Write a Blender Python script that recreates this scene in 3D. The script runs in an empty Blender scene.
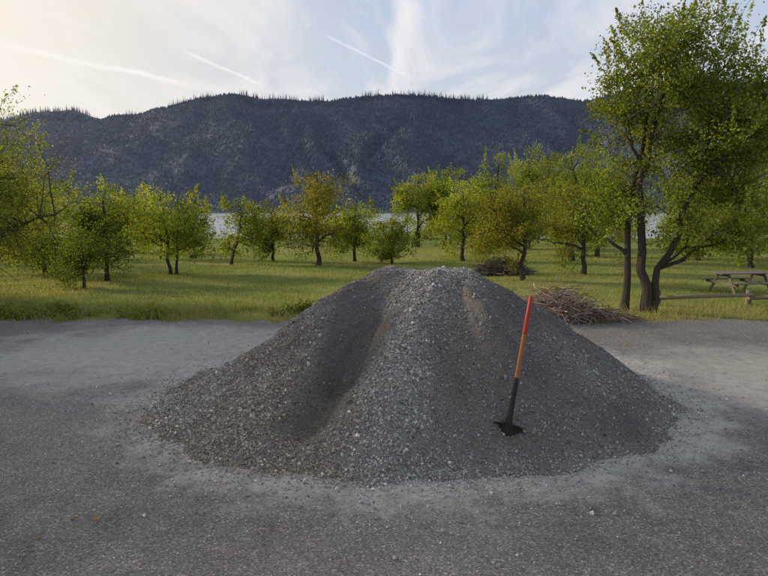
import bpy, math, random
import numpy as np
from mathutils import Vector, Matrix

S = bpy.context.scene
S.view_settings.view_transform = 'Standard'
S.view_settings.look = 'None'
S.view_settings.exposure = 0

# ---------------------------------------------------------------- utils
def link(o):
    S.collection.objects.link(o); return o

def np_mesh(name, V, F, mats, col=None, mi=None, smooth=False):
    V = np.asarray(V, dtype=np.float32); F = np.asarray(F, dtype=np.int32)
    n, k = F.shape
    me = bpy.data.meshes.new(name)
    me.vertices.add(len(V)); me.vertices.foreach_set('co', V.ravel())
    me.loops.add(n*k); me.loops.foreach_set('vertex_index', F.ravel())
    me.polygons.add(n)
    me.polygons.foreach_set('loop_start', np.arange(0, n*k, k, dtype=np.int32))
    if mi is not None:
        me.polygons.foreach_set('material_index', np.asarray(mi, dtype=np.int32))
    me.polygons.foreach_set('use_smooth', np.full(n, smooth, dtype=bool))
    me.update(calc_edges=True)
    if col is not None:
        a = me.attributes.new('Col', 'FLOAT_COLOR', 'POINT')
        c = np.ones((len(V), 4), dtype=np.float32); c[:, :3] = col
        a.data.foreach_set('color', c.ravel())
    for m in (mats if isinstance(mats, (list, tuple)) else [mats]):
        me.materials.append(m)
    return link(bpy.data.objects.new(name, me))

def vnoise(x, y, seed=0):
    xi = np.floor(x).astype(np.int64); yi = np.floor(y).astype(np.int64)
    fx = x-xi; fy = y-yi
    fx = fx*fx*(3-2*fx); fy = fy*fy*(3-2*fy)
    def h(a, b):
        n = (a*374761393 + b*668265263 + seed*1442695041) & 0xffffffff
        n = ((n ^ (n >> 13))*1274126177) & 0xffffffff
        n = n ^ (n >> 16)
        return n/4294967295.0
    return (h(xi, yi)*(1-fx)+h(xi+1, yi)*fx)*(1-fy)+(h(xi, yi+1)*(1-fx)+h(xi+1, yi+1)*fx)*fy

def fbm(x, y, o=4, seed=0):
    r = 0; a = 0.5; t = 0
    for i in range(o):
        r = r+a*vnoise(x, y, seed+i*17); t += a; a *= .5; x = x*2.03+3.1; y = y*2.03+1.7
    return r/t

def sstep(a, b, x):
    t = np.clip((x-a)/(b-a), 0, 1); return t*t*(3-2*t)

# ---------------------------------------------------------------- material helpers
class NT:
    def __init__(s, name):
        s.m = bpy.data.materials.new(name); s.m.use_nodes = True
        s.t = s.m.node_tree; s.t.nodes.clear()
        s.out = s.t.nodes.new('ShaderNodeOutputMaterial')
    def n(s, ty, **kw):
        nd = s.t.nodes.new(ty)
        for k, v in kw.items(): setattr(nd, k, v)
        return nd
    def l(s, a, b): s.t.links.new(a, b)
    def pos(s):
        return s.n('ShaderNodeNewGeometry').outputs['Position']
    def noise(s, scale, detail=4, rough=.55, vec=None, dist=0):
        nd = s.n('ShaderNodeTexNoise'); nd.inputs['Scale'].default_value = scale
        nd.inputs['Detail'].default_value = detail; nd.inputs['Roughness'].default_value = rough
        nd.inputs['Distortion'].default_value = dist
        s.l(vec if vec is not None else s.pos(), nd.inputs['Vector'])
        return nd.outputs[0]
    def ramp(s, fac, stops):
        r = s.n('ShaderNodeValToRGB'); e = r.color_ramp.elements
        while len(e) < len(stops): e.new(.5)
        for i, (p, c) in enumerate(stops):
            e[i].position = p
            e[i].color = (c, c, c, 1) if isinstance(c, (int, float)) else (*c, 1)
        s.l(fac, r.inputs[0]); return r.outputs[0]
    def mix(s, fac, a, b, mode='MIX'):
        m = s.n('ShaderNodeMix', data_type='RGBA', blend_type=mode)
        for sock, v in ((m.inputs[0], fac), (m.inputs[6], a), (m.inputs[7], b)):
            if isinstance(v, (int, float)): sock.default_value = v
            elif isinstance(v, tuple): sock.default_value = (*v, 1)
            else: s.l(v, sock)
        return m.outputs[2]
    def math(s, op, a, b=0.0, c=None):
        m = s.n('ShaderNodeMath', operation=op)
        for i, v in enumerate((a, b) if c is None else (a, b, c)):
            if isinstance(v, (int, float)): m.inputs[i].default_value = v
            else: s.l(v, m.inputs[i])
        return m.outputs[0]
    def bump(s, h, strength=.5, dist=.02):
        b = s.n('ShaderNodeBump'); b.inputs['Strength'].default_value = strength
        b.inputs['Distance'].default_value = dist; s.l(h, b.inputs['Height']); return b.outputs[0]
    def bsdf(s, col, rough=.9, normal=None, spec=.3, metal=0):
        p = s.n('ShaderNodeBsdfPrincipled')
        if isinstance(col, tuple): p.inputs['Base Color'].default_value = (*col, 1)
        else: s.l(col, p.inputs['Base Color'])
        p.inputs['Roughness'].default_value = rough
        p.inputs['Specular IOR Level'].default_value = spec
        p.inputs['Metallic'].default_value = metal
        if normal is not None: s.l(normal, p.inputs['Normal'])
        s.l(p.outputs[0], s.out.inputs[0]); return p
    def diffuse(s, col, normal=None):
        p = s.n('ShaderNodeBsdfDiffuse'); s.l(col, p.inputs[0])
        if normal is not None: s.l(normal, p.inputs['Normal'])
        s.l(p.outputs[0], s.out.inputs[0])
    def attr(s):
        a = s.n('ShaderNodeAttribute'); a.attribute_name = 'Col'; return a.outputs['Color']

def mat_leaf(name, trans=.5, tint=(1.75, 1.55, .6)):
    t = NT(name); c = t.attr()
    d = t.n('ShaderNodeBsdfDiffuse'); t.l(c, d.inputs[0])
    tr = t.n('ShaderNodeBsdfTranslucent')
    t.l(t.mix(1.0, c, tint, 'MULTIPLY'), tr.inputs[0])
    m = t.n('ShaderNodeMixShader'); m.inputs[0].default_value = trans
    t.l(d.outputs[0], m.inputs[1]); t.l(tr.outputs[0], m.inputs[2]); t.l(m.outputs[0], t.out.inputs[0])
    return t.m

def mat_bark(name, c1, c2):
    t = NT(name)
    mp = t.n('ShaderNodeMapping'); mp.inputs['Scale'].default_value = (1, 1, .25); t.l(t.pos(), mp.inputs[0])
    f = t.noise(30, 3, .6, mp.outputs[0])
    t.diffuse(t.mix(f, c1, c2), t.bump(f, .8, .02)); return t.m

M_LEAF = mat_leaf('foliage')
M_GRASSB = mat_leaf('grass_blades', .4, (1.45, 1.45, .75))
M_BARK = mat_bark('bark', (.03, .024, .02), (.10, .08, .065))

def mat_ground():
    t = NT('meadow')
    a = t.noise(.25, 4, .6); b = t.noise(2.2, 4, .65); c = t.noise(28, 2, .7)
    col = t.ramp(a, [(.35, (.12, .17, .045)), (.5, (.21, .235, .07)), (.66, (.36, .33, .15))])
    col2 = t.ramp(b, [(.3, (.08, .12, .034)), (.5, (.19, .22, .07)), (.7, (.34, .31, .16))])
    col = t.mix(.5, col, col2)
    col = t.mix(t.math('MULTIPLY', c, .6), col, (.09, .12, .035))
    t.diffuse(col, t.bump(c, .8, .05)); return t.m

def mat_asphalt():
    t = NT('worn_asphalt')
    P = t.pos(); sp = t.n('ShaderNodeSeparateXYZ'); t.l(P, sp.inputs[0])
    big = t.noise(.45, 4, .6); mid = t.noise(2.6, 5, .7); fine = t.noise(70, 3, .75)
    warp = t.noise(1.1, 6, .75)
    vor = t.n('ShaderNodeTexVoronoi'); vor.inputs['Scale'].default_value = 105; t.l(P, vor.inputs['Vector'])
    vc = t.n('ShaderNodeSeparateColor'); t.l(vor.outputs['Color'], vc.inputs[0])
    base = t.ramp(mid, [(.25, (.094, .090, .092)), (.5, (.127, .121, .122)), (.75, (.166, .158, .157))])
    base = t.mix(t.ramp(big, [(.38, 0), (.68, .65)]), base, (.195, .187, .185))
    st = t.ramp(vc.outputs[0], [(0, (.5, .5, .5)), (.55, (.92, .92, .92)), (.85, (1.25, 1.24, 1.22)), (.95, (1.6, 1.58, 1.55)), (1, (2.6, 2.5, 2.4))])
    base = t.mix(1.0, base, st, 'MULTIPLY')
    base = t.mix(1.0, base, t.ramp(fine, [(.3, .72), (.7, 1.28)]), 'MULTIPLY')
    def ell(cx, cy, rx, ry, na, a, b, top):
        dx = t.math('DIVIDE', t.math('SUBTRACT', sp.outputs[0], cx), rx)
        dy = t.math('DIVIDE', t.math('SUBTRACT', sp.outputs[1], cy), ry)
        r = t.math('SQRT', t.math('ADD', t.math('MULTIPLY', dx, dx), t.math('MULTIPLY', dy, dy)))
        r = t.math('ADD', r, t.math('MULTIPLY', t.math('SUBTRACT', warp, .5), na))
        m1 = t.n('ShaderNodeMapRange', interpolation_type='SMOOTHSTEP'); t.l(r, m1.inputs[0])
        m1.inputs[1].default_value = a; m1.inputs[2].default_value = b; m1.inputs[3].default_value = top; m1.inputs[4].default_value = 0
        return m1.outputs[0]
    d = t.math('MAXIMUM', ell(.4, 6.75, 1.17, 1.0, 2.3, 2.55, 3.2, 1.0), t.math('MAXIMUM',
        ell(-3.4, 8.4, 2.7, 1.9, 1.8, .5, 1.4, .95), ell(5.2, 6.9, 2.0, 1.9, 1.8, .35, 1.3, .8)))
    d = t.math('MULTIPLY', d, t.ramp(t.noise(8, 4, .75), [(.32, .55), (.6, 1)]))
    dust = t.mix(fine, (.27, .26, .245), (.46, .445, .42))
    col = t.mix(t.math('MULTIPLY', d, .9), base, dust)
    st2 = t.ramp(t.noise(.9, 5, .7, None, .8), [(.56, 1), (.72, .74)])
    col = t.mix(1.0, col, st2, 'MULTIPLY')
    h = t.math('ADD', vor.outputs['Distance'], fine)
    t.bsdf(col, .88, t.bump(h, .5, .005), .25); return t.m

def mat_attr(name, rough=.9, spec=.2, nscale=60, amt=.35, bumpd=.004):
    t = NT(name); c = t.attr(); f = t.noise(nscale, 2, .65)
    c = t.mix(1.0, c, t.ramp(f, [(.25, 1-amt), (.75, 1+amt)]), 'MULTIPLY')
    t.diffuse(c, t.bump(f, .6, bumpd)); return t.m

def mat_simple(name, c1, c2, scale=20, rough=.7, spec=.3, metal=0, bd=.003):
    t = NT(name); f = t.noise(scale, 5, .6)
    t.bsdf(t.mix(f, c1, c2), rough, t.bump(f, .4, bd), spec, metal); return t.m

# ---------------------------------------------------------------- terrain
def tz(x, y):
    x = np.asarray(x, dtype=float); y = np.asarray(y, dtype=float)
    yy = np.clip(y-10.8, 0, 85)
    z = -.03*(yy - 1.0*(1-np.exp(-yy/1.0)))
    z = z - 12*sstep(80, 115, y) - 6*sstep(115, 300, y)
    z = z + (fbm(x*.25, y*.25, 3, 5)-.5)*.25*sstep(12, 20, y)
    z = z + (fbm(x*1.7, y*1.7, 3, 9)-.5)*.07*sstep(11.2, 13, y)
    return z

def grid(xs, ys, zf):
    X, Y = np.meshgrid(xs, ys); Z = zf(X, Y)
    V = np.stack([X.ravel(), Y.ravel(), Z.ravel()], 1)
    nx = len(xs); ny = len(ys)
    i = np.arange((ny-1)*(nx-1)); r = i//(nx-1); c = i % (nx-1); a = r*nx+c
    return V, np.stack([a, a+1, a+nx+1, a+nx], 1)

xs = np.unique(np.concatenate([np.linspace(-4500, -200, 25), np.linspace(-200, -35, 30), np.linspace(-35, 35, 200), np.linspace(35, 200, 30), np.linspace(200, 4500, 25)]))
ys = np.unique(np.concatenate([np.linspace(-400, -10, 15), np.linspace(-10, 10, 15), np.linspace(10, 40, 110), np.linspace(40, 140, 80), np.linspace(140, 3400, 25)]))
V, F = grid(xs, ys, tz)
np_mesh('ground', V, F, mat_ground(), smooth=True)

# asphalt sheet with ragged far edge
def edge(x):
    return 10.75 + (fbm(x*.5, x*0+2.2, 4, 3)-.5)*.9 + (fbm(x*3, x*0+8.2, 3, 4)-.5)*.5 - .25*sstep(3, 9, x)
xa = np.linspace(-45, 45, 1500)
rows = np.concatenate([np.linspace(-40, 9.5, 12), [1e9]])
Vv = []
for r in rows:
    yv = np.where(r > 1e8, edge(xa), r)
    Vv.append(np.stack([xa, yv+0*xa, np.full_like(xa, .012)], 1))
V = np.concatenate(Vv); nx = len(xa); ny = len(rows)
i = np.arange((ny-1)*(nx-1)); a = (i//(nx-1))*nx+i % (nx-1)
np_mesh('asphalt_driveway', V, np.stack([a, a+1, a+nx+1, a+nx], 1), mat_asphalt())

# river
t = NT('river_water')
mp = t.n('ShaderNodeMapping'); mp.inputs['Scale'].default_value = (.05, .25, 1); t.l(t.pos(), mp.inputs[0])
f = t.noise(1, 4, .6, mp.outputs[0])
p = t.bsdf((.34, .38, .41), .3, t.bump(f, .12, .3), .8)
V, F = grid(np.linspace(-4400, 4400, 12), np.linspace(95, 1900, 6), lambda x, y: x*0-11.0)
np_mesh('river_water', V, F, t.m)

# ---------------------------------------------------------------- mountain
RP = np.array([(-420, 150), (-200, 140), (-60, 125), (0, 118), (30, 110), (62, 108), (100, 117), (150, 113), (200, 100), (232, 93), (262, 97), (290, 99), (330, 102), (368, 95), (430, 97), (500, 98), (545, 97), (580, 104), (640, 90), (700, 78), (768, 84), (900, 90), (1200, 110)], float)
RX = (RP[:, 0]-384)*4.354; RZ = 466-(RP[:, 1]-100)*4.2
def mtn(x, y):
    ridge = np.interp(x, RX, RZ) + (fbm(x/90, x*0, 4, 31)-.5)*22
    w = (fbm(x/500, y/500, 3, 40)-.5)*250
    tt = (y-1380+w*.6)/(2600-1380)
    tc = np.clip(tt, 0, 1)
    prof = .55*tc+.45*tc**2.2
    z = -14+(ridge+14)*prof
    g = np.abs(fbm((x+w)/230+y/900, y/700, 4, 50)-.5)*2
    g2 = np.abs(fbm((x+w)/80, y/220, 4, 70)-.5)*2
    env = np.clip(4*tc*(1-tc), 0, 1)
    z = z + env*((g-.25)*150 + (g2-.25)*18)
    z = z - np.clip(tt-1, 0, 10)*150
    return z
V, F = grid(np.arange(-3600, 3600, 14.0), np.arange(1300, 3300, 14.0), mtn)
t = NT('mountain_painted_haze')
sp = t.n('ShaderNodeSeparateXYZ'); t.l(t.pos(), sp.inputs[0])
f = t.noise(.02, 5, .7); f2 = t.noise(.004, 5, .65)
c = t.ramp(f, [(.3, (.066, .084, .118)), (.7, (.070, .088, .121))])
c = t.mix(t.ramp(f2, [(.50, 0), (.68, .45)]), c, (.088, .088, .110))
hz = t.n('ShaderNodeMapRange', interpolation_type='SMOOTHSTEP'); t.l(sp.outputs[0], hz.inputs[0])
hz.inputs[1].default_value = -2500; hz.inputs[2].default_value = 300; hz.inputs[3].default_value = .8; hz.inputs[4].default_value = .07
c = t.mix(hz.outputs[0], c, (.245, .245, .265))  # distance haze and sun glow painted into the colour, stronger to the left
t.diffuse(c, t.bump(f, .15, 6))
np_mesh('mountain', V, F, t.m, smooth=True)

rng = np.random.default_rng(4)
def cones(px, py, pz, h, w, col):
    n = len(px); a = rng.uniform(0, 6.28, n)
    V = np.zeros((n, 5, 3))
    for k in range(4):
        V[:, k, 0] = px+np.cos(a+k*1.5708)*w; V[:, k, 1] = py+np.sin(a+k*1.5708)*w; V[:, k, 2] = pz-3
    V[:, 4, 0] = px; V[:, 4, 1] = py; V[:, 4, 2] = pz+h
    b = np.arange(n)[:, None]*5
    F = np.concatenate([b+np.array([[0, 1, 4]]), b+np.array([[1, 2, 4]]), b+np.array([[2, 3, 4]]), b+np.array([[3, 0, 4]])])
    return V.reshape(-1, 3), F, np.repeat(col, 5, axis=0)
n = 120000
px = rng.uniform(-2600, 2700, n); py = rng.uniform(1400, 2600, n)
keep = fbm(px/140, py/140, 4, 88)+rng.normal(size=n)*.16 > .33
px = px[keep]; py = py[keep]
n2 = 4600
rx = rng.uniform(-2600, 2700, n2); ry = rng.uniform(2540, 2680, n2)
k2 = fbm(rx/170, rx*0, 3, 99) > .40
rx = rx[k2]; ry = ry[k2]
h = np.concatenate([rng.uniform(4, 11, len(px)), rng.uniform(14, 33, len(rx))])
w = np.concatenate([rng.uniform(3, 6, len(px)), rng.uniform(.9, 2.6, len(rx))])
ax = np.concatenate([px, rx]); ay = np.concatenate([py, ry]); az = mtn(ax, ay)
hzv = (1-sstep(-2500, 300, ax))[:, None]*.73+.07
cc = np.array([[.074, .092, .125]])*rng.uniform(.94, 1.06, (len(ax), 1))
cc = cc*(1-hzv)+np.array([[.245, .245, .265]])*hzv  # painted haze: tree colour fades to pale grey toward the left
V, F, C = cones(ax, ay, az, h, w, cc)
t = NT('conifers_painted_haze'); t.diffuse(t.attr())
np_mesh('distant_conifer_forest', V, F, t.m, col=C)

# ---------------------------------------------------------------- tube/leaf builders
class Geo:
    def __init__(s): s.V = []; s.F = []; s.C = []; s.M = []; s.n = 0
    def add(s, V, F, C, m):
        s.V.append(V); s.F.append(F+s.n); s.C.append(C); s.M.append(np.full(len(F), m)); s.n += len(V)
    def path(s, P, R, m=0, k=6, col=(.1, .08, .06)):
        P = np.asarray(P, float); n = len(P)
        T = np.gradient(P, axis=0); T /= np.linalg.norm(T, axis=1)[:, None]+1e-9
        ref = np.array([.37, .91, .17]); A = np.cross(T, ref); A /= np.linalg.norm(A, axis=1)[:, None]+1e-9
        B = np.cross(T, A); an = np.arange(k)/k*2*np.pi
        R = np.asarray(R, float)
        V = P[:, None]+R[:, None, None]*(np.cos(an)[None, :, None]*A[:, None]+np.sin(an)[None, :, None]*B[:, None])
        F = []
        for i in range(n-1):
            for j in range(k):
                F.append((i*k+j, i*k+(j+1) % k, (i+1)*k+(j+1) % k, (i+1)*k+j))
        s.add(V.reshape(-1, 3), np.array(F), np.tile(np.array(col), (n*k, 1)), m)
    def leaves(s, C, size, col, rg, m=1, droop=.3):
        n = len(C)
        a = rg.normal(size=(n, 3)); a[:, 2] -= droop; a /= np.linalg.norm(a, axis=1)[:, None]
        b = np.cross(a, rg.normal(size=(n, 3))); b /= np.linalg.norm(b, axis=1)[:, None]+1e-9
        L = (size*rg.uniform(.6, 1.3, n))[:, None]
        nn = np.cross(a, b)*L*.15
        V = np.stack([C-a*L*.5, C+b*L*.3+nn, C+a*L*.5, C-b*L*.3+nn], 1).reshape(-1, 3)
        F = np.arange(n*4).reshape(n, 4)
        s.add(V, F, np.repeat(col, 4, axis=0), m)
    def obj(s, name, mats, smooth=False):
        return np_mesh(name, np.concatenate(s.V), np.concatenate(s.F), mats, col=np.concatenate(s.C), mi=np.concatenate(s.M), smooth=smooth)

PAL = {
 'green': [(.12, .17, .036), (.185, .24, .052), (.25, .295, .07)],
 'bright': [(.175, .24, .04), (.25, .315, .06), (.32, .365, .085)],
 'dark': [(.075, .12, .030), (.12, .17, .042), (.17, .215, .056)],
 'autumn': [(.145, .18, .040), (.21, .22, .054), (.26, .225, .062)],
 'olive': [(.135, .175, .040), (.20, .23, .056), (.255, .275, .072)]}

def curve(p0, p1, rg, n=6, bend=.15, sag=.1):
    p0 = np.array(p0, float); p1 = np.array(p1, float); L = np.linalg.norm(p1-p0)
    t = np.linspace(0, 1, n)[:, None]; o = rg.normal(size=3)*L*bend; o[2] = abs(o[2])*.5+L*sag
    P = p0*(1-t)+p1*t+np.sin(t*np.pi)*o
    P[1:-1] += rg.normal(size=(n-2, 3))*L*.025
    return P

def build_tree(name, trunks, env, seed, nleaf, lsize, pal, nlimb=9, nclump=60, shoots=25, r0=.1, csig=.2, cut=0.0):
    """trunks: list of polylines (world), env: list of (centre, radii) ellipsoids"""
    rg = np.random.default_rng(seed); g = Geo()
    nodes = []; H = max(c[2]+r[2] for c, r in env) - trunks[0][0][2]
    for k, T in enumerate(trunks):
        T = np.array(T, float); m = 12
        s = np.linspace(0, len(T)-1, m); P = np.stack([np.interp(s, np.arange(len(T)), T[:, d]) for d in range(3)], 1)
        P[1:] += rg.normal(size=(m-1, 3))*H*.008
        rr = r0*(1 if k == 0 else .8)
        R = rr*(1-.75*np.linspace(0, 1, m)); R[0] *= 1.35
        g.path(P, R, 0, 8); nodes += [(P[i], R[i]) for i in range(3, m)]
    vol = np.array([np.prod(r) for c, r in env])**.7; vol /= vol.sum()
    def sample(q0, q1):
        c, r = env[rg.choice(len(env), p=vol)]
        d = rg.normal(size=3); d /= np.linalg.norm(d)
        lump = .72+.5*fbm(np.array([d[0]*2+seed]), np.array([d[2]*2+d[1]*1.5]), 2, seed)[0]
        return np.array(c)+np.array(r)*d*rg.uniform(q0, q1)*lump
    for i in range(nlimb):
        e = sample(.55, .95)
        N = np.array([a[0] for a in nodes]); dd = np.linalg.norm(N-e, axis=1)+np.maximum(0, N[:, 2]-e[2]+.1*H)*2
        j = int(np.argmin(dd[:])); P = curve(N[j], e, rg, 7, .1, .05); rr = min(nodes[j][1]*.7, r0*.55)
        R = rr*(1-.8*np.linspace(0, 1, 7)); g.path(P, R, 0, 5); nodes += [(P[q], R[q]) for q in range(2, 7)]
    N = np.array([a[0] for a in nodes])
    cl = []; tips = []
    for i in range(nclump):
        e = sample(.3, 1.1)
        if cut and e[2] < trunks[0][0][2]+cut: e[2] = trunks[0][0][2]+cut+rg.uniform(0, .3)
        j = int(np.argmin(np.linalg.norm(N-e, axis=1))); P = curve(N[j], e, rg, 5, .12, .05)
        g.path(P, np.linspace(min(r0*.16, .02), .004, 5), 0, 3)
        cl.append((e, P, rg.uniform(.5, 1.5)))
    ws = np.array([c[2] for c in cl]); ws /= ws.sum()
    pc = np.array(PAL[pal]); LC = []; LP = []
    for (e, P, w), f in zip(cl, ws):
        n = int(nleaf*.8*f); sg = csig*rg.uniform(.55, 1.25)
        o = rg.normal(size=(n, 3))*np.array([sg, sg, sg*.65])
        q = np.where(rg.random(n) < .65, 4, rg.integers(1, 5, n))
        LP.append(P[q]+o)
        shade = rg.uniform(.65, 1.25); ci = rg.integers(0, 3, n)
        base = pc[ci]*(.75+.25*rg.random((n, 1)))*shade
        LC.append(base)
    for i in range(shoots):
        e, P, w = cl[rg.integers(len(cl))]
        c0 = np.mean([np.array(c) for c, r in env], axis=0); d = (e-c0); d /= np.linalg.norm(d)+1e-6
        d = d*.6+rg.normal(size=3)*.35; d[2] += .8; d /= np.linalg.norm(d)
        L = H*rg.uniform(.08, .19); Q = curve(e, e+d*L, rg, 4, .08, 0)
        g.path(Q, np.linspace(.007, .003, 4), 0, 3)
        n = int(nleaf*.2/shoots); tt = rg.random(n)
        pts = e+d*L*tt[:, None]+rg.normal(size=(n, 3))*csig*.28*(1.1-tt[:, None])
        LP.append(pts); LC.append(pc[rg.integers(0, 3, n)]*rg.uniform(.8, 1.3))
    g.leaves(np.concatenate(LP), lsize, np.concatenate(LC), rg)
    return g.obj(name, [M_BARK, M_LEAF])

def orchard(name, x, y, H, W, seed, pal, nleaf=6500, ls=.085, lean=0., ntr=1, low=.14, **kw):
    z = float(tz(x, y))-.05
    tr = []
    for k in range(ntr):
        o = (k-(ntr-1)/2)*.22
        tr.append([(x+o, y, z), (x+o*1.4+lean*.4, y, z+H*.3), (x+o*2.5+lean*.9, y+.1, z+H*.6), (x+o*3+lean, y, z+H*.85)])
    cz = z+H*(low+1)/2; rz = H*(1-low)/2
    rg = random.Random(seed)
    env = [((x+lean, y, cz), (W*.60, W*.56, rz*1.02))]
    for k in range(5):
        env.append(((x+lean+rg.uniform(-.42, .42)*W, y+rg.uniform(-.25, .25)*W, cz+rg.uniform(-.6, .3)*H*.5), (W*.34, W*.34, rz*.55)))
    kw.setdefault('nclump', 88); kw.setdefault('shoots', 40)
    return build_tree(name, tr, env, seed, int(nleaf*1.55), ls, pal, r0=.03*H*(.75 if ntr > 1 else 1)*.8, csig=.08*W+.04, cut=H*low*.8, **kw)

# orchard
orchard('added_shade_tree', -9.3, 13.4, 4.9, 4.4, 11, 'olive', 18000, .055, low=.04, nclump=170, shoots=80)
orchard('added_shade_tree', -12.8, 11.6, 7.5, 6.5, 41, 'green', 8000, .13, low=.08, nclump=120)  # out-of-frame tree added to shade the gravel pile
orchard('added_shade_tree', -15.5, 15.5, 7.8, 6.5, 42, 'green', 7000, .14, low=.08, nclump=120)  # second unseen tree, added to block the low sun
orchard('added_shade_tree', -14.5, 7.6, 7.5, 6.5, 43, 'green', 7000, .14, low=.08, nclump=120)  # third unseen tree, added for shade on pile and foreground
orchard('shrub', -8.5, 16.2, 1.9, 1.6, 12, 'dark', 6000, .055, low=.0, nclump=60)
orchard('added_shade_tree', -8.8, 18.2, 3.1, 2.1, 13, 'dark', 8500, .07, low=.06)
orchard('added_shade_tree', -7.7, 21, 3.5, 2.8, 14, 'bright', 10000, .08, ntr=2, low=.1)
orchard('added_shade_tree', -6.9, 26, 3.1, 2.0, 15, 'green', 4200, .085, lean=.5, low=.2)
orchard('added_shade_tree', -5.5, 28.5, 3.1, 2.0, 16, 'dark', 4600, .09, low=.08)
orchard('added_shade_tree', -2.85, 25, 4.5, 2.9, 17, 'autumn', 8500, .08, low=.10)
orchard('added_shade_tree', -1.45, 28.5, 3.5, 2.2, 18, 'green', 6000, .09, low=.05)
orchard('added_shade_tree', .37, 26.4, 2.5, 2.1, 19, 'green', 5500, .085, low=.02)
orchard('poplar_tree', 2.7, 46, 6.4, 3.4, 20, 'bright', 7500, .14, low=.04)
orchard('poplar_tree', 4.9, 47, 7.0, 3.0, 21, 'green', 7000, .14, low=.04)
orchard('poplar_tree', 6.8, 45, 5.6, 3.2, 51, 'olive', 6000, .14, low=.04)
orchard('added_shade_tree', 3.9, 28.5, 4.4, 2.9, 22, 'bright', 11000, .085, low=.05)
orchard('poplar_tree', 8.4, 43, 7.4, 4.0, 23, 'green', 10000, .13, low=.04)
orchard('poplar_tree', 10.9, 44, 8.0, 4.2, 24, 'bright', 10000, .13, low=.04)
orchard('added_shade_tree', 8.3, 34, 4.6, 3.4, 52, 'green', 8000, .105, low=.04)
orchard('poplar_tree', 14.5, 45, 8.2, 4.6, 53, 'green', 8000, .14, low=.04)
orchard('added_shade_tree', 4.4, 18.2, 3.4, 2.5, 25, 'autumn', 10000, .065, low=.12)
orchard('poplar_tree', 9.3, 28.5, 5.8, 3.3, 26, 'green', 11000, .095, low=.04)
orchard('added_shade_tree', 7.3, 21, 3.9, 2.4, 27, 'olive', 9000, .075, low=.02)
orchard('added_shade_tree', 15, 23.5, 4.8, 4.0, 28, 'green', 9000, .085, low=.04)
orchard('added_shade_tree', 15.8, 29, 5.4, 4.2, 29, 'bright', 7000, .1, low=.04)
orchard('added_shade_tree', -17.3, 27, 5.0, 4.2, 30, 'green', 8000, .095, low=.04)
orchard('added_shade_tree', -12.4, 21, 3.3, 2.9, 31, 'olive', 8000, .08, low=.02)
orchard('added_shade_tree', -17.5, 38, 4.6, 4.2, 54, 'bright', 6500, .13, low=.04)
orchard('added_shade_tree', -12.0, 31, 2.9, 2.8, 55, 'green', 5000, .1, low=.04)
orchard('added_shade_tree', 12.2, 33, 5.2, 3.8, 33, 'olive', 7000, .105, low=.04)
orchard('added_shade_tree', 21, 30, 6.0, 5, 34, 'green', 7000, .12, low=.04)
orchard('added_shade_tree', -22, 33, 6.0, 5, 35, 'green', 6000, .12, low=.04)

# large multi-stem tree on the right
zb = -.06
trunks = [
 [(5.35, 11.6, zb), (5.25, 11.6, 1.2), (5.05, 11.5, 2.4), (5.25, 11.5, 3.6), (5.6, 11.5, 5.2)],
 [(5.42, 11.55, zb), (5.55, 11.5, .8), (5.85, 11.4, 1.8), (6.2, 11.4, 2.9), (6.5, 11.5, 4.0)],
 [(4.98, 11.8, zb), (5.0, 11.8, 1.0), (4.97, 11.8, 2.2), (5.2, 11.7, 3.5), (5.1, 11.7, 4.6)]]
env = [((5.65, 11.5, 4.85), (1.35, 1.1, 1.15)), ((6.25, 11.5, 3.3), (1.6, 1.3, 1.15)), ((6.6, 11.5, 1.9), (1.15, 1.1, 1.0)),
       ((4.65, 11.9, 2.2), (.6, .8, .95)), ((5.0, 11.5, 4.0), (.85, .8, .8)), ((6.9, 11.6, 3.9), (.9, .9, .9))]
build_tree('maple_tree', trunks, env, 77, 64000, .06, 'green', nlimb=34, nclump=340, shoots=130, r0=.10, csig=.19, cut=.7)

# distant tree line along the river bank
g = Geo(); rg = np.random.default_rng(8)
for i in range(170):
    x = rg.uniform(-85, 85); y = rg.uniform(52, 78); z = float(tz(x, y)); q = x/y
    H = rg.uniform(1.8, 4.0)*(1.5 if abs(x) > 26 else 1)
    if -.345 < q < -.215 or -.045 < q < .02: H = rg.uniform(.4, .7)
    g.path([(x, y, z-.3), (x, y, z+H*.7)], [.1, .05], 0, 4)
    pc = np.array(PAL[['green', 'bright', 'dark', 'olive', 'green'][rg.integers(5)]])
    for k in range(int(18)):
        d = rg.normal(size=3)*np.array([H*.36, H*.36, H*.22]); c = np.array([x, y, z+H*.5])+d
        n = 50; pts = c+rg.normal(size=(n, 3))*H*.10
        pts[:, 2] = np.maximum(pts[:, 2], z+.05)
        g.leaves(pts, .2, pc[rg.integers(0, 3, n)]*rg.uniform(.7, 1.2), rg)
g.obj('distant_tree_line', [M_BARK, M_LEAF])

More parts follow.
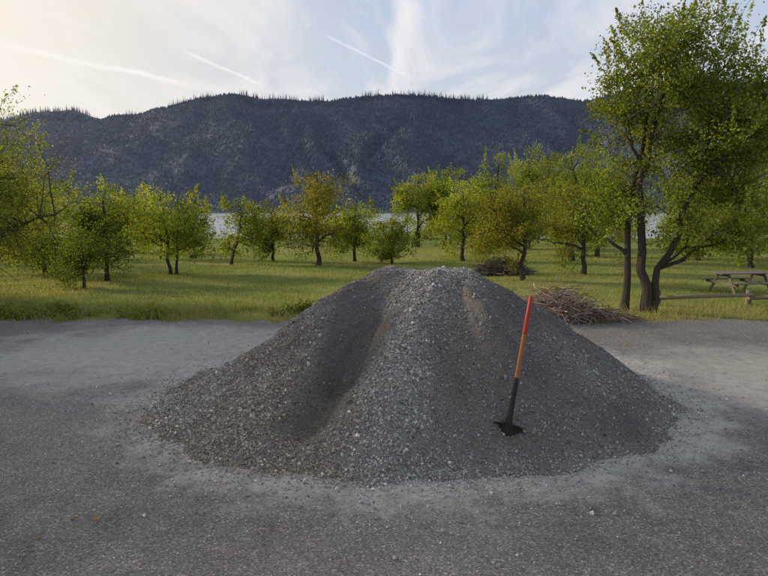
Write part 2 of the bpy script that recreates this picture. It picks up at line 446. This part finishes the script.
# ---------------------------------------------------------------- grass
def blades(name, n, xr, yr, hmin, hmax, wd, cols, seed, dens=None, pw=1.0, jit=.09):
    rg = np.random.default_rng(seed)
    u = rg.random(n)**pw; y = yr[0]+(yr[1]-yr[0])*u
    x = rg.uniform(-1, 1, n)*(y*.78+2) if xr is None else rg.uniform(xr[0], xr[1], n)
    ok = y > edge(x)+rg.normal(size=n)*jit
    if dens is not None: ok &= rg.random(n) < dens(x, y)
    x = x[ok]; y = y[ok]; n = len(x); z = tz(x, y)-.01
    h = rg.uniform(hmin, hmax, n)*(.5+fbm(x*.9, y*.9, 3, seed)*1.1); a = rg.uniform(0, 6.28, n); wv = wd*(.6+y/18)
    l = rg.normal(size=(n, 2))*h[:, None]*.5
    V = np.zeros((n, 3, 3))
    V[:, 0] = np.stack([x-np.cos(a)*wv, y-np.sin(a)*wv, z], 1)
    V[:, 1] = np.stack([x+np.cos(a)*wv, y+np.sin(a)*wv, z], 1)
    V[:, 2] = np.stack([x+l[:, 0], y+l[:, 1], z+h], 1)
    c = np.array(cols)[rg.integers(0, len(cols), n)]*rg.uniform(.7, 1.25, (n, 1))
    pt = sstep(.4, .62, fbm(x*.35, y*.35, 3, 21))[:, None]
    c = c*(1-pt*.55)+np.array([[.36, .31, .15]])*pt*.55
    return np_mesh(name, V.reshape(-1, 3), np.arange(n*3).reshape(n, 3), M_GRASSB, col=np.repeat(c, 3, axis=0))
GC = [(.13, .18, .045), (.19, .245, .06), (.26, .29, .085), (.33, .31, .14)]
blades('grass', 220000, None, (10.2, 45), .03, .09, .006, GC, 61, pw=1.9)
blades('verge_grass', 46000, (-12, 12), (9.9, 12.1), .04, .26, .006, GC[:3]+[(.30, .25, .15), (.24, .19, .12)], 62,
       dens=lambda x, y: np.where(x < 3, sstep(.38, .6, fbm(x*1.1, y*.9, 4, 5))*.95+.05, .2), pw=1.2, jit=.2)

# weeds beside heap
def weed(name, x, y, w, h, n, pal, seed):
    g = Geo(); rg = np.random.default_rng(seed); pc = np.array(PAL[pal]); z = float(tz(x, y))
    for k in range(24):
        a = rg.uniform(0, 6.28); r = rg.uniform(0, 1)
        e = np.array([x+math.cos(a)*r*w, y+math.sin(a)*r*w*.5, z+h*rg.uniform(.4, 1)*(1-.5*r)])
        g.path(curve((x+math.cos(a)*r*w*.6, y+math.sin(a)*r*w*.3, z-.02), e, rg, 4, .1, .1), [.006, .005, .004, .002], 0, 3)
        m = n//24; t_ = rg.uniform(.2, 1, (m, 1))
        pts = np.array([x+math.cos(a)*r*w*.6, y+math.sin(a)*r*w*.3, z])*(1-t_)+e*t_+rg.normal(size=(m, 3))*.05
        pts[:, 2] = np.maximum(pts[:, 2], z+.01)
        g.leaves(pts, .055, pc[rg.integers(0, 3, m)]*.9, rg)
    g.obj(name, [M_BARK, M_LEAF])
weed('weed_clump', -1.55, 11.2, .7, .3, 2200, 'dark', 1)
weed('weed_clump', -6.4, 11.1, 1.0, .3, 1600, 'olive', 2)
weed('weed_clump', -8.0, 11.2, .8, .45, 1800, 'olive', 3)
weed('weed_clump', -4.6, 11.1, .9, .2, 1200, 'olive', 5)
weed('weed_clump', -7.2, 10.9, .9, .25, 1300, 'green', 6)
weed('weed_clump', 8.0, 11.2, .5, .25, 500, 'olive', 4)

# ---------------------------------------------------------------- gravel heap
def seg(x, y, a, b, w, amp, taper=1.0):
    ax, ay = a; bx, by = b; dx = bx-ax; dy = by-ay; L2 = dx*dx+dy*dy
    t_ = ((x-ax)*dx+(y-ay)*dy)/L2; tc = np.clip(t_, 0, 1)
    d = np.hypot(x-ax-tc*dx, y-ay-tc*dy)
    return amp*np.exp(-(d/w)**2)
def rill(x, y):
    a = np.arctan2(x-.5, 6.75-y); r = np.hypot(x-.5, y-6.75)
    a = a+(fbm(x*1.2, y*1.2, 3, 611)-.5)*.35
    return (fbm(a*5.5, r*.7, 4, 600)-.5), r
def heap0(x, y):
    wx = x+(fbm(x*1.3, y*1.3, 3, 201)-.5)*.30; wy = y+(fbm(x*1.3, y*1.3, 3, 202)-.5)*.30
    def cone(cx, cy, H, k, a=.45, sx=1.0):
        r = np.sqrt(((wx-cx)/sx)**2+(wy-cy)**2+a*a)-a
        return H-k*r
    cs = [cone(.74, 6.6, 1.43, .73, .5), cone(.18, 6.85, 1.40, .80, .45), cone(-.62, 6.30, .90, .72, .4),
          cone(-1.2, 6.15, .56, .62, .45), cone(1.75, 6.3, .70, .62, .4), cone(.0, 5.45, .62, .59, .3), cone(-.95, 5.6, .50, .56, .35)]
    K = 16.0; h = sum(np.exp(K*c) for c in cs); h = np.log(h)/K
    h = h+seg(x, y, (.5, 6.2), (-.02, 4.9), .26, .09)
    h = h+seg(x, y, (-.02, 6.3), (-.38, 5.5), .17, -.11)
    h = h+seg(x, y, (-.45, 5.4), (-.62, 4.95), .23, -.20)
    h = h+seg(x, y, (.72, 6.0), (.55, 4.7), .15, -.06)
    h = h+seg(x, y, (.95, 6.4), (1.05, 5.3), .2, .10)
    h = h+seg(x, y, (1.35, 6.1), (1.45, 4.9), .16, -.09)
    h = h+seg(x, y, (1.75, 6.2), (2.1, 5.2), .2, .06)
    h = h+seg(x, y, (-.1, 6.9), (-1.3, 5.9), .2, .07)
    rl, r = rill(x, y)
    h = h+rl*.19*sstep(.3, 1.1, r)
    h = h+(fbm(x*1.6, y*1.6, 4, 210)-.5)*.13+(fbm(x*5, y*5, 3, 220)-.5)*.06
    return h
def heap(x, y):
    h = heap0(x, y); hs = .5*(h+np.sqrt(h*h+.010))-.045
    return hs
V, F = grid(np.arange(-3.7, 4.4, .02), np.arange(3.2, 10.2, .02), lambda x, y: np.maximum(heap(x, y)+(fbm(x*30, y*30, 2, 7)-.5)*.014, -.05))
def zone(x, y):
    """1 = coarse pale stone, 0 = fine dark sand"""
    n = (fbm(x*1.5, y*1.5, 4, 301)-.5)*.7
    rl, r = rill(x, y); n = n-rl*1.0
    c = np.exp(-((x-(.5-.38*(6.3-y)))/.5)**2)      # central pale tongue
    l = sstep(-.3, -.9, x)*.65
    hol = seg(x, y, (-.2, 5.9), (-.68, 4.85), .30, 1.0)
    f = sstep(.22, .0, heap0(x, y))*.3
    return np.clip(.25+c*.8+l+f+n-hol*1.4, 0, 1)
zc = zone(V[:, 0], V[:, 1])[:, None]
brown = sstep(.35, .65, fbm(V[:, 0]*1.1, V[:, 1]*1.1, 3, 333))[:, None]*(.3+.7*sstep(.2, -.6, V[:, 0:1]))
C = np.array([[.118, .110, .102]])*(1-zc)+np.array([[.23, .222, .212]])*zc
C = C*(1-.4*brown)+np.array([[.17, .137, .11]])*.4*brown
t = NT('gravel_fines'); c = t.attr(); f1 = t.noise(60, 4, .75); f2 = t.noise(190, 2, .6)
c = t.mix(1.0, c, t.ramp(f1, [(.3, .6), (.7, 1.45)]), 'MULTIPLY')
c = t.mix(1.0, c, t.ramp(f2, [(.3, .65), (.7, 1.45)]), 'MULTIPLY')
t.diffuse(c, t.bump(t.math('ADD', f1, f2), .9, .010))
M_FINE = t.m
heap_o = np_mesh('gravel_heap_core', V, F, M_FINE, col=C, smooth=True)

rg = np.random.default_rng(55)
n = 400000
x = rg.uniform(-4.4, 5.1, n); y = rg.uniform(2.2, 8.8, n)
h0 = heap0(x, y); z_ = zone(x, y)
on = sstep(-.02, .06, h0)
dens = on*(.20+.77*z_)+(1-on)*(.5*np.exp(np.minimum(h0, 0)/.08)+.06*np.exp(np.minimum(h0, 0)/.3)+.0012)
ok = rg.random(n) < dens
x = x[ok]; y = y[ok]; h0 = h0[ok]; z_ = z_[ok]; on = on[ok]; n = len(x)
s = rg.lognormal(0, .38, n)*(.0045+.0021*z_)*np.where(on > .3, 1, .72)
s = np.clip(s, .0022, .017)
hz_ = np.maximum(heap(x, y), .012)
zz = hz_+s*rg.uniform(.1, .8, n)
base = np.array([(-1, -1, -1), (1, -1, -1), (1, 1, -1), (-1, 1, -1), (-1, -1, 1), (1, -1, 1), (1, 1, 1), (-1, 1, 1)], float)
Vs = base[None]*rg.uniform(.55, 1.05, (n, 8, 3))
Vs *= rg.uniform(.6, 1.2, (n, 1, 3))
q = rg.normal(size=(n, 4)); q /= np.linalg.norm(q, axis=1)[:, None]; w_, a_, b_, c_ = q.T
Rm = np.stack([np.stack([1-2*(b_*b_+c_*c_), 2*(a_*b_-c_*w_), 2*(a_*c_+b_*w_)], 1),
               np.stack([2*(a_*b_+c_*w_), 1-2*(a_*a_+c_*c_), 2*(b_*c_-a_*w_)], 1),
               np.stack([2*(a_*c_-b_*w_), 2*(b_*c_+a_*w_), 1-2*(a_*a_+b_*b_)], 1)], 1)
Vs = np.einsum('nij,nkj->nki', Rm, Vs)*s[:, None, None]+np.stack([x, y, zz], 1)[:, None]
Fq = np.array([(0, 3, 2, 1), (4, 5, 6, 7), (0, 1, 5, 4), (1, 2, 6, 5), (2, 3, 7, 6), (3, 0, 4, 7)])
Fs = (np.arange(n)[:, None, None]*8+Fq[None]).reshape(-1, 4)
br = rg.lognormal(0, .34, (n, 1)); warm = rg.random((n, 1))
bz_ = (sstep(.35, .65, fbm(x*1.1, y*1.1, 3, 333))*sstep(.2, -.6, x))[:, None]
Cs = (np.array([[.262, .258, .252]])*(1-warm*.5)+np.array([[.26, .22, .185]])*warm*.5)*br*(.74+.40*z_[:, None])
Cs = Cs*(1-bz_*np.array([[.08, .19, .28]]))
Cs *= np.where(on > .3, 1, 1.15)[:, None]
stones = np_mesh('gravel_stones', Vs.reshape(-1, 3), Fs, mat_attr('crushed_stone', .85, .25, 120, .2, .002), col=np.repeat(Cs, 8, axis=0))
em = link(bpy.data.objects.new('gravel_pile', None)); heap_o.parent = em; stones.parent = em
print('stones', n)

# fallen leaves on the driveway
g = Geo(); rg = np.random.default_rng(5); n = 60
P = np.stack([rg.uniform(-6, 6, n), rg.uniform(2.2, 10, n), np.full(n, .02)], 1)
P = P[(heap0(P[:, 0], P[:, 1]) < -.3)]
P = np.concatenate([P, [(-1.95, 3.65, .02)]])
g.leaves(P, .04, np.tile([[.25, .16, .05]], (len(P), 1))*rg.uniform(.5, 1.2, (len(P), 1)), rg, 0)
g.obj('fallen_leaves', [M_LEAF])

# ---------------------------------------------------------------- brush piles
M_STICK = mat_attr('dry_sticks', .95, .1, 40, .3, .003)
def brush(name, x, y, w, d, h, n, seed, cols, rmax=.011):
    g = Geo(); rg = np.random.default_rng(seed); z = float(tz(x, y))
    for i in range(n):
        a = rg.uniform(0, 6.28); r = math.sqrt(rg.random())
        cx = x+math.cos(a)*r*w; cy = y+math.sin(a)*r*d; top = h*max(0, 1-r*r*.9)
        cz = z+rg.uniform(.02, 1)*top+.02
        dr = rg.normal(size=3); dr[2] *= .35; dr /= np.linalg.norm(dr); L = rg.uniform(.12, .45)
        p0 = np.array([cx, cy, cz])-dr*L; p1 = p0+dr*2*L; p0[2] = max(p0[2], z+.01); p1[2] = max(p1[2], z+.01)
        P = curve(p0, p1, rg, 4, .1, .02); rr = rg.uniform(.3, 1)*rmax
        g.path(P, np.linspace(rr, rr*.4, 4), 0, 3, np.array(cols[rg.integers(len(cols))])*rg.uniform(.6, 1.4))
    g.obj(name, [M_STICK])
BC = [(.22, .16, .13), (.30, .23, .19), (.16, .11, .09), (.36, .29, .24)]
brush('brush_pile', 3.3, 10.9, .72, .6, .60, 800, 3, BC)
brush('brush_pile', 4.1, 10.8, .5, .4, .15, 200, 4, BC)
brush('brush_pile', 4.3, 20.8, 1.0, .8, .65, 700, 5, [(.09, .075, .065), (.13, .10, .085), (.18, .14, .11)], .018)

# ---------------------------------------------------------------- shovel
def mesh_part(name, V, F, mat, parent, smooth=True):
    o = np_mesh(name, V, F, mat, smooth=smooth); o.parent = parent; return o
def lathe(name, prof, mat, parent, k=16, sx=1, sy=1):
    V = []; F = []
    for z, r in prof:
        for j in range(k):
            a = j/k*2*math.pi; V.append((r*math.cos(a)*sx, r*math.sin(a)*sy, z))
    for i in range(len(prof)-1):
        for j in range(k): F.append((i*k+j, i*k+(j+1) % k, (i+1)*k+(j+1) % k, (i+1)*k+j))
    return mesh_part(name, V, F, mat, parent)
sh = link(bpy.data.objects.new('shovel', None))
M_RED = mat_simple('red_paint', (.42, .035, .022), (.26, .02, .015), 30, .55, .35)
M_WOOD = mat_simple('orange_wood', (.36, .14, .05), (.24, .085, .03), 25, .6, .3)
M_BLK = mat_simple('black_steel', (.014, .013, .013), (.045, .036, .030), 25, .7, .2)
lathe('grip', [(1.17, 0), (1.168, .012), (1.155, .019), (.97, .0195), (.83, .0195), (.825, .0185)], M_RED, sh)
lathe('handle', [(.827, .0182), (.6, .0185), (.40, .019)], M_WOOD, sh)
lathe('socket', [(.45, .0), (.449, .0215), (.40, .022), (.2, .023), (.10, .026), (.05, .032), (-.04, .026), (-.1, .01), (-.14, 0)], M_BLK, sh)
V = []; F = []; nu, nv = 15, 16
for side in (0, 1):
    for j in range(nv):
        v = j/(nv-1); zz = .06-.30*v
        wv = .125*(1-.12*v) if v < .6 else .125*.928*math.sqrt(max(0.02, 1-((v-.6)/.42)**2))
        for i in range(nu):
            u = i/(nu-1)*2-1
            yy = .04*u*u*(1-v*.4)-.018-.02*math.exp(-(u*3)**2)*(1-v) - (.04*max(0, 1-v*10) if abs(u) > .2 else 0)
            sag = -.02*abs(u)**3*max(0, 1-v*5)
            V.append((u*wv, yy+(.004 if side else 0), zz+sag))
m = nu*nv
for side in (0, 1):
    for j in range(nv-1):
        for i in range(nu-1):
            a = side*m+j*nu+i; f = (a, a+1, a+nu+1, a+nu); F.append(f if side else f[::-1])
for i in range(nu-1): F.append((i, i+1, m+i+1, m+i))
mesh_part('blade', V, F, M_BLK, sh)
bx, by = 1.05, 4.70
bz = float(heap(np.array([bx]), np.array([by]))[0])
d = Vector((.24, .27, 1.156)).normalized()
zc_ = d; xc = Vector((.97, -.25, 0)); xc = (xc-zc_*xc.dot(zc_)).normalized(); yc = zc_.cross(xc)
sh.matrix_world = Matrix(((xc.x, yc.x, zc_.x, bx), (xc.y, yc.y, zc_.y, by), (xc.z, yc.z, zc_.z, bz+.005), (0, 0, 0, 1)))

# ---------------------------------------------------------------- picnic table, rail fence
M_PLANK = mat_simple('weathered_wood', (.10, .085, .07), (.22, .19, .16), 14, .85, .2)
def box(name, size, loc, parent, mat, rot=(0, 0, 0)):
    import bmesh
    bm = bmesh.new(); bmesh.ops.create_cube(bm, size=1); bmesh.ops.scale(bm, vec=size, verts=bm.verts)
    bmesh.ops.bevel(bm, geom=bm.edges[:], offset=min(size)*.12, segments=2, affect='EDGES')
    me = bpy.data.meshes.new(name); bm.to_mesh(me); bm.free(); me.materials.append(mat)
    o = link(bpy.data.objects.new(name, me)); o.location = loc; o.rotation_euler = rot; o.parent = parent; return o
def picnic(x, y, rz):
    e = link(bpy.data.objects.new('picnic_table', None)); e.location = (x, y, float(tz(x, y))); e.rotation_euler = (0, 0, rz)
    e.scale = (.8, .8, .72)
    for i in range(5): box('top_plank_%d' % (i+1), (1.8, .135, .04), (0, (i-2)*.145, .74), e, M_PLANK)
    for s_ in (-1, 1):
        for k in (0, 1): box('seat_plank', (1.8, .125, .04), (0, s_*(.62+k*.135), .44), e, M_PLANK)
    for xx in (-.62, .62):
        box('seat_beam', (.04, 1.5, .09), (xx, 0, .373), e, M_PLANK)
        box('top_beam', (.04, .66, .09), (xx, 0, .673), e, M_PLANK)
        for s_ in (-1, 1): box('leg', (.045, .09, .84), (xx+.045, s_*.42, .36), e, M_PLANK, (s_*.5, 0, 0))
    return e
picnic(9.25, 14.9, .12)
g = Geo()
for xx in (6.05, 8.05, 10.0): 
    z0 = float(tz(xx, 12.6)); g.path([(xx, 12.6, z0-.1), (xx+.01, 12.6, z0+.15), (xx, 12.6, z0+.33), (xx, 12.6, z0+.331)], [.065, .06, .055, .001], 0, 8, (.2, .16, .125))
for a, b in ((5.95, 8.1), (8.0, 10.1)):
    z0 = float(tz((a+b)/2, 12.5)); P = [(a, 12.5, z0+.17), (a+.01, 12.5, z0+.17), (a*.6+b*.4, 12.49, z0+.205), (b-.01, 12.5, z0+.24), (b, 12.5, z0+.24)]
    g.path(P, [.001, .05, .046, .04, .001], 0, 8, (.24, .19, .145))
g.obj('wooden_rail_fence', [M_STICK], smooth=True)

# ---------------------------------------------------------------- light, sky, camera
SE, SA = 20.0, -62.0
el, az_ = math.radians(SE), math.radians(SA)
sd = Vector((math.sin(az_)*math.cos(el), math.cos(az_)*math.cos(el), math.sin(el)))
sun = bpy.data.lights.new('sun', 'SUN'); sun.energy = 4.5; sun.angle = math.radians(4); sun.color = (1, .82, .60)
so = link(bpy.data.objects.new('sun', sun)); so.rotation_euler = sd.to_track_quat('Z', 'Y').to_euler()

w = bpy.data.worlds.new('World'); S.world = w; w.use_nodes = True; nt = w.node_tree; nt.nodes.clear()
class WT(NT):
    def __init__(s): s.t = nt; s.out = nt.nodes.new('ShaderNodeOutputWorld')
W = WT()
sky = W.n('ShaderNodeTexSky'); sky.sky_type = 'NISHITA'; sky.sun_disc = False
sky.sun_elevation = el; sky.sun_rotation = az_; sky.dust_density = 2.0; sky.air_density = 1.0
tc = W.n('ShaderNodeTexCoord'); D = tc.outputs['Generated']
sp = W.n('ShaderNodeSeparateXYZ'); W.l(D, sp.inputs[0])
def dot(v):
    m = W.n('ShaderNodeVectorMath', operation='DOT_PRODUCT'); W.l(D, m.inputs[0]); m.inputs[1].default_value = v; return m.outputs['Value']
glow = W.n('ShaderNodeMapRange', interpolation_type='SMOOTHSTEP'); W.l(dot(sd), glow.inputs[0])
glow.inputs[1].default_value = .5; glow.inputs[2].default_value = .97
veil = W.mix(glow.outputs[0], (5.2, 6.2, 8.0), (10.2, 8.8, 6.7))
hzn = W.n('ShaderNodeMapRange', interpolation_type='SMOOTHSTEP'); W.l(sp.outputs[2], hzn.inputs[0])
hzn.inputs[1].default_value = .1; hzn.inputs[2].default_value = .40; hzn.inputs[3].default_value = .5; hzn.inputs[4].default_value = 0
veil = W.mix(hzn.outputs[0], veil, (8.0, 7.7, 7.5))
zden = W.math('ADD', W.math('MAXIMUM', sp.outputs[2], 0.0), .12)
cb = W.n('ShaderNodeCombineXYZ')
W.l(W.math('DIVIDE', sp.outputs[0], zden), cb.inputs[0]); W.l(W.math('DIVIDE', sp.outputs[1], zden), cb.inputs[1])
mp = W.n('ShaderNodeMapping'); mp.inputs['Scale'].default_value = (1.6, .5, 1); mp.inputs['Rotation'].default_value = (0, 0, .35); W.l(cb.outputs[0], mp.inputs[0])
cir = W.noise(1.5, 6, .64, mp.outputs[0], .8)
cmask = W.ramp(cir, [(.44, 0), (.64, 1)])
col = W.mix(.8, sky.outputs[0], veil)
col = W.mix(W.math('MULTIPLY', cmask, .6), col, (8.9, 8.6, 8.4))
wn = W.noise(14, 4, .6)
for a, b, wd, st, pd in (((-.666, 1.048, .280), (-.336, 1.039, .211), .006, .7, 0), ((-.345, 1.047, .268), (-.211, 1.039, .211), .004, .65, 0),
                     ((-.102, 1.051, .297), (.036, 1.041, .228), .003, .5, 0), ((.050, 1.059, .40), (.014, 1.038, .17), .026, .6, 0),
                     ((.582, 1.059, .357), (.54, 1.05, .29), .003, .6, 0)):
    A = Vector(a).normalized(); B = Vector(b).normalized(); Nn = A.cross(B).normalized(); Mi = (A+B).normalized(); half = A.angle(B)/2
    dd = W.math('ABSOLUTE', W.math('ADD', dot(Nn), W.math('MULTIPLY', W.math('SUBTRACT', wn, .5), wd*2.2)))
    m1 = W.n('ShaderNodeMapRange', interpolation_type='SMOOTHSTEP'); W.l(dd, m1.inputs[0])
    m1.inputs[1].default_value = 0; m1.inputs[2].default_value = wd; m1.inputs[3].default_value = st; m1.inputs[4].default_value = 0
    m2 = W.n('ShaderNodeMapRange', interpolation_type='SMOOTHSTEP'); W.l(dot(Mi), m2.inputs[0])
    m2.inputs[1].default_value = math.cos(half*1.15); m2.inputs[2].default_value = math.cos(half*.7)
    fm = W.math('MULTIPLY', m1.outputs[0], W.math('MULTIPLY', m2.outputs[0], W.math('ADD', wn, .35)))
    col = W.mix(fm, col, (9.6, 9.2, 8.9))
bg = W.n('ShaderNodeBackground'); W.l(col, bg.inputs[0]); bg.inputs[1].default_value = .105
W.l(bg.outputs[0], W.out.inputs[0])

cam = bpy.data.cameras.new('camera'); cam.sensor_width = 36; cam.lens = 577/768*36; cam.clip_end = 12000; cam.clip_start = .05
co = link(bpy.data.objects.new('camera', cam)); co.location = (0, 0, 2.1)
co.rotation_euler = (math.radians(90-7.9), 0, 0); S.camera = co
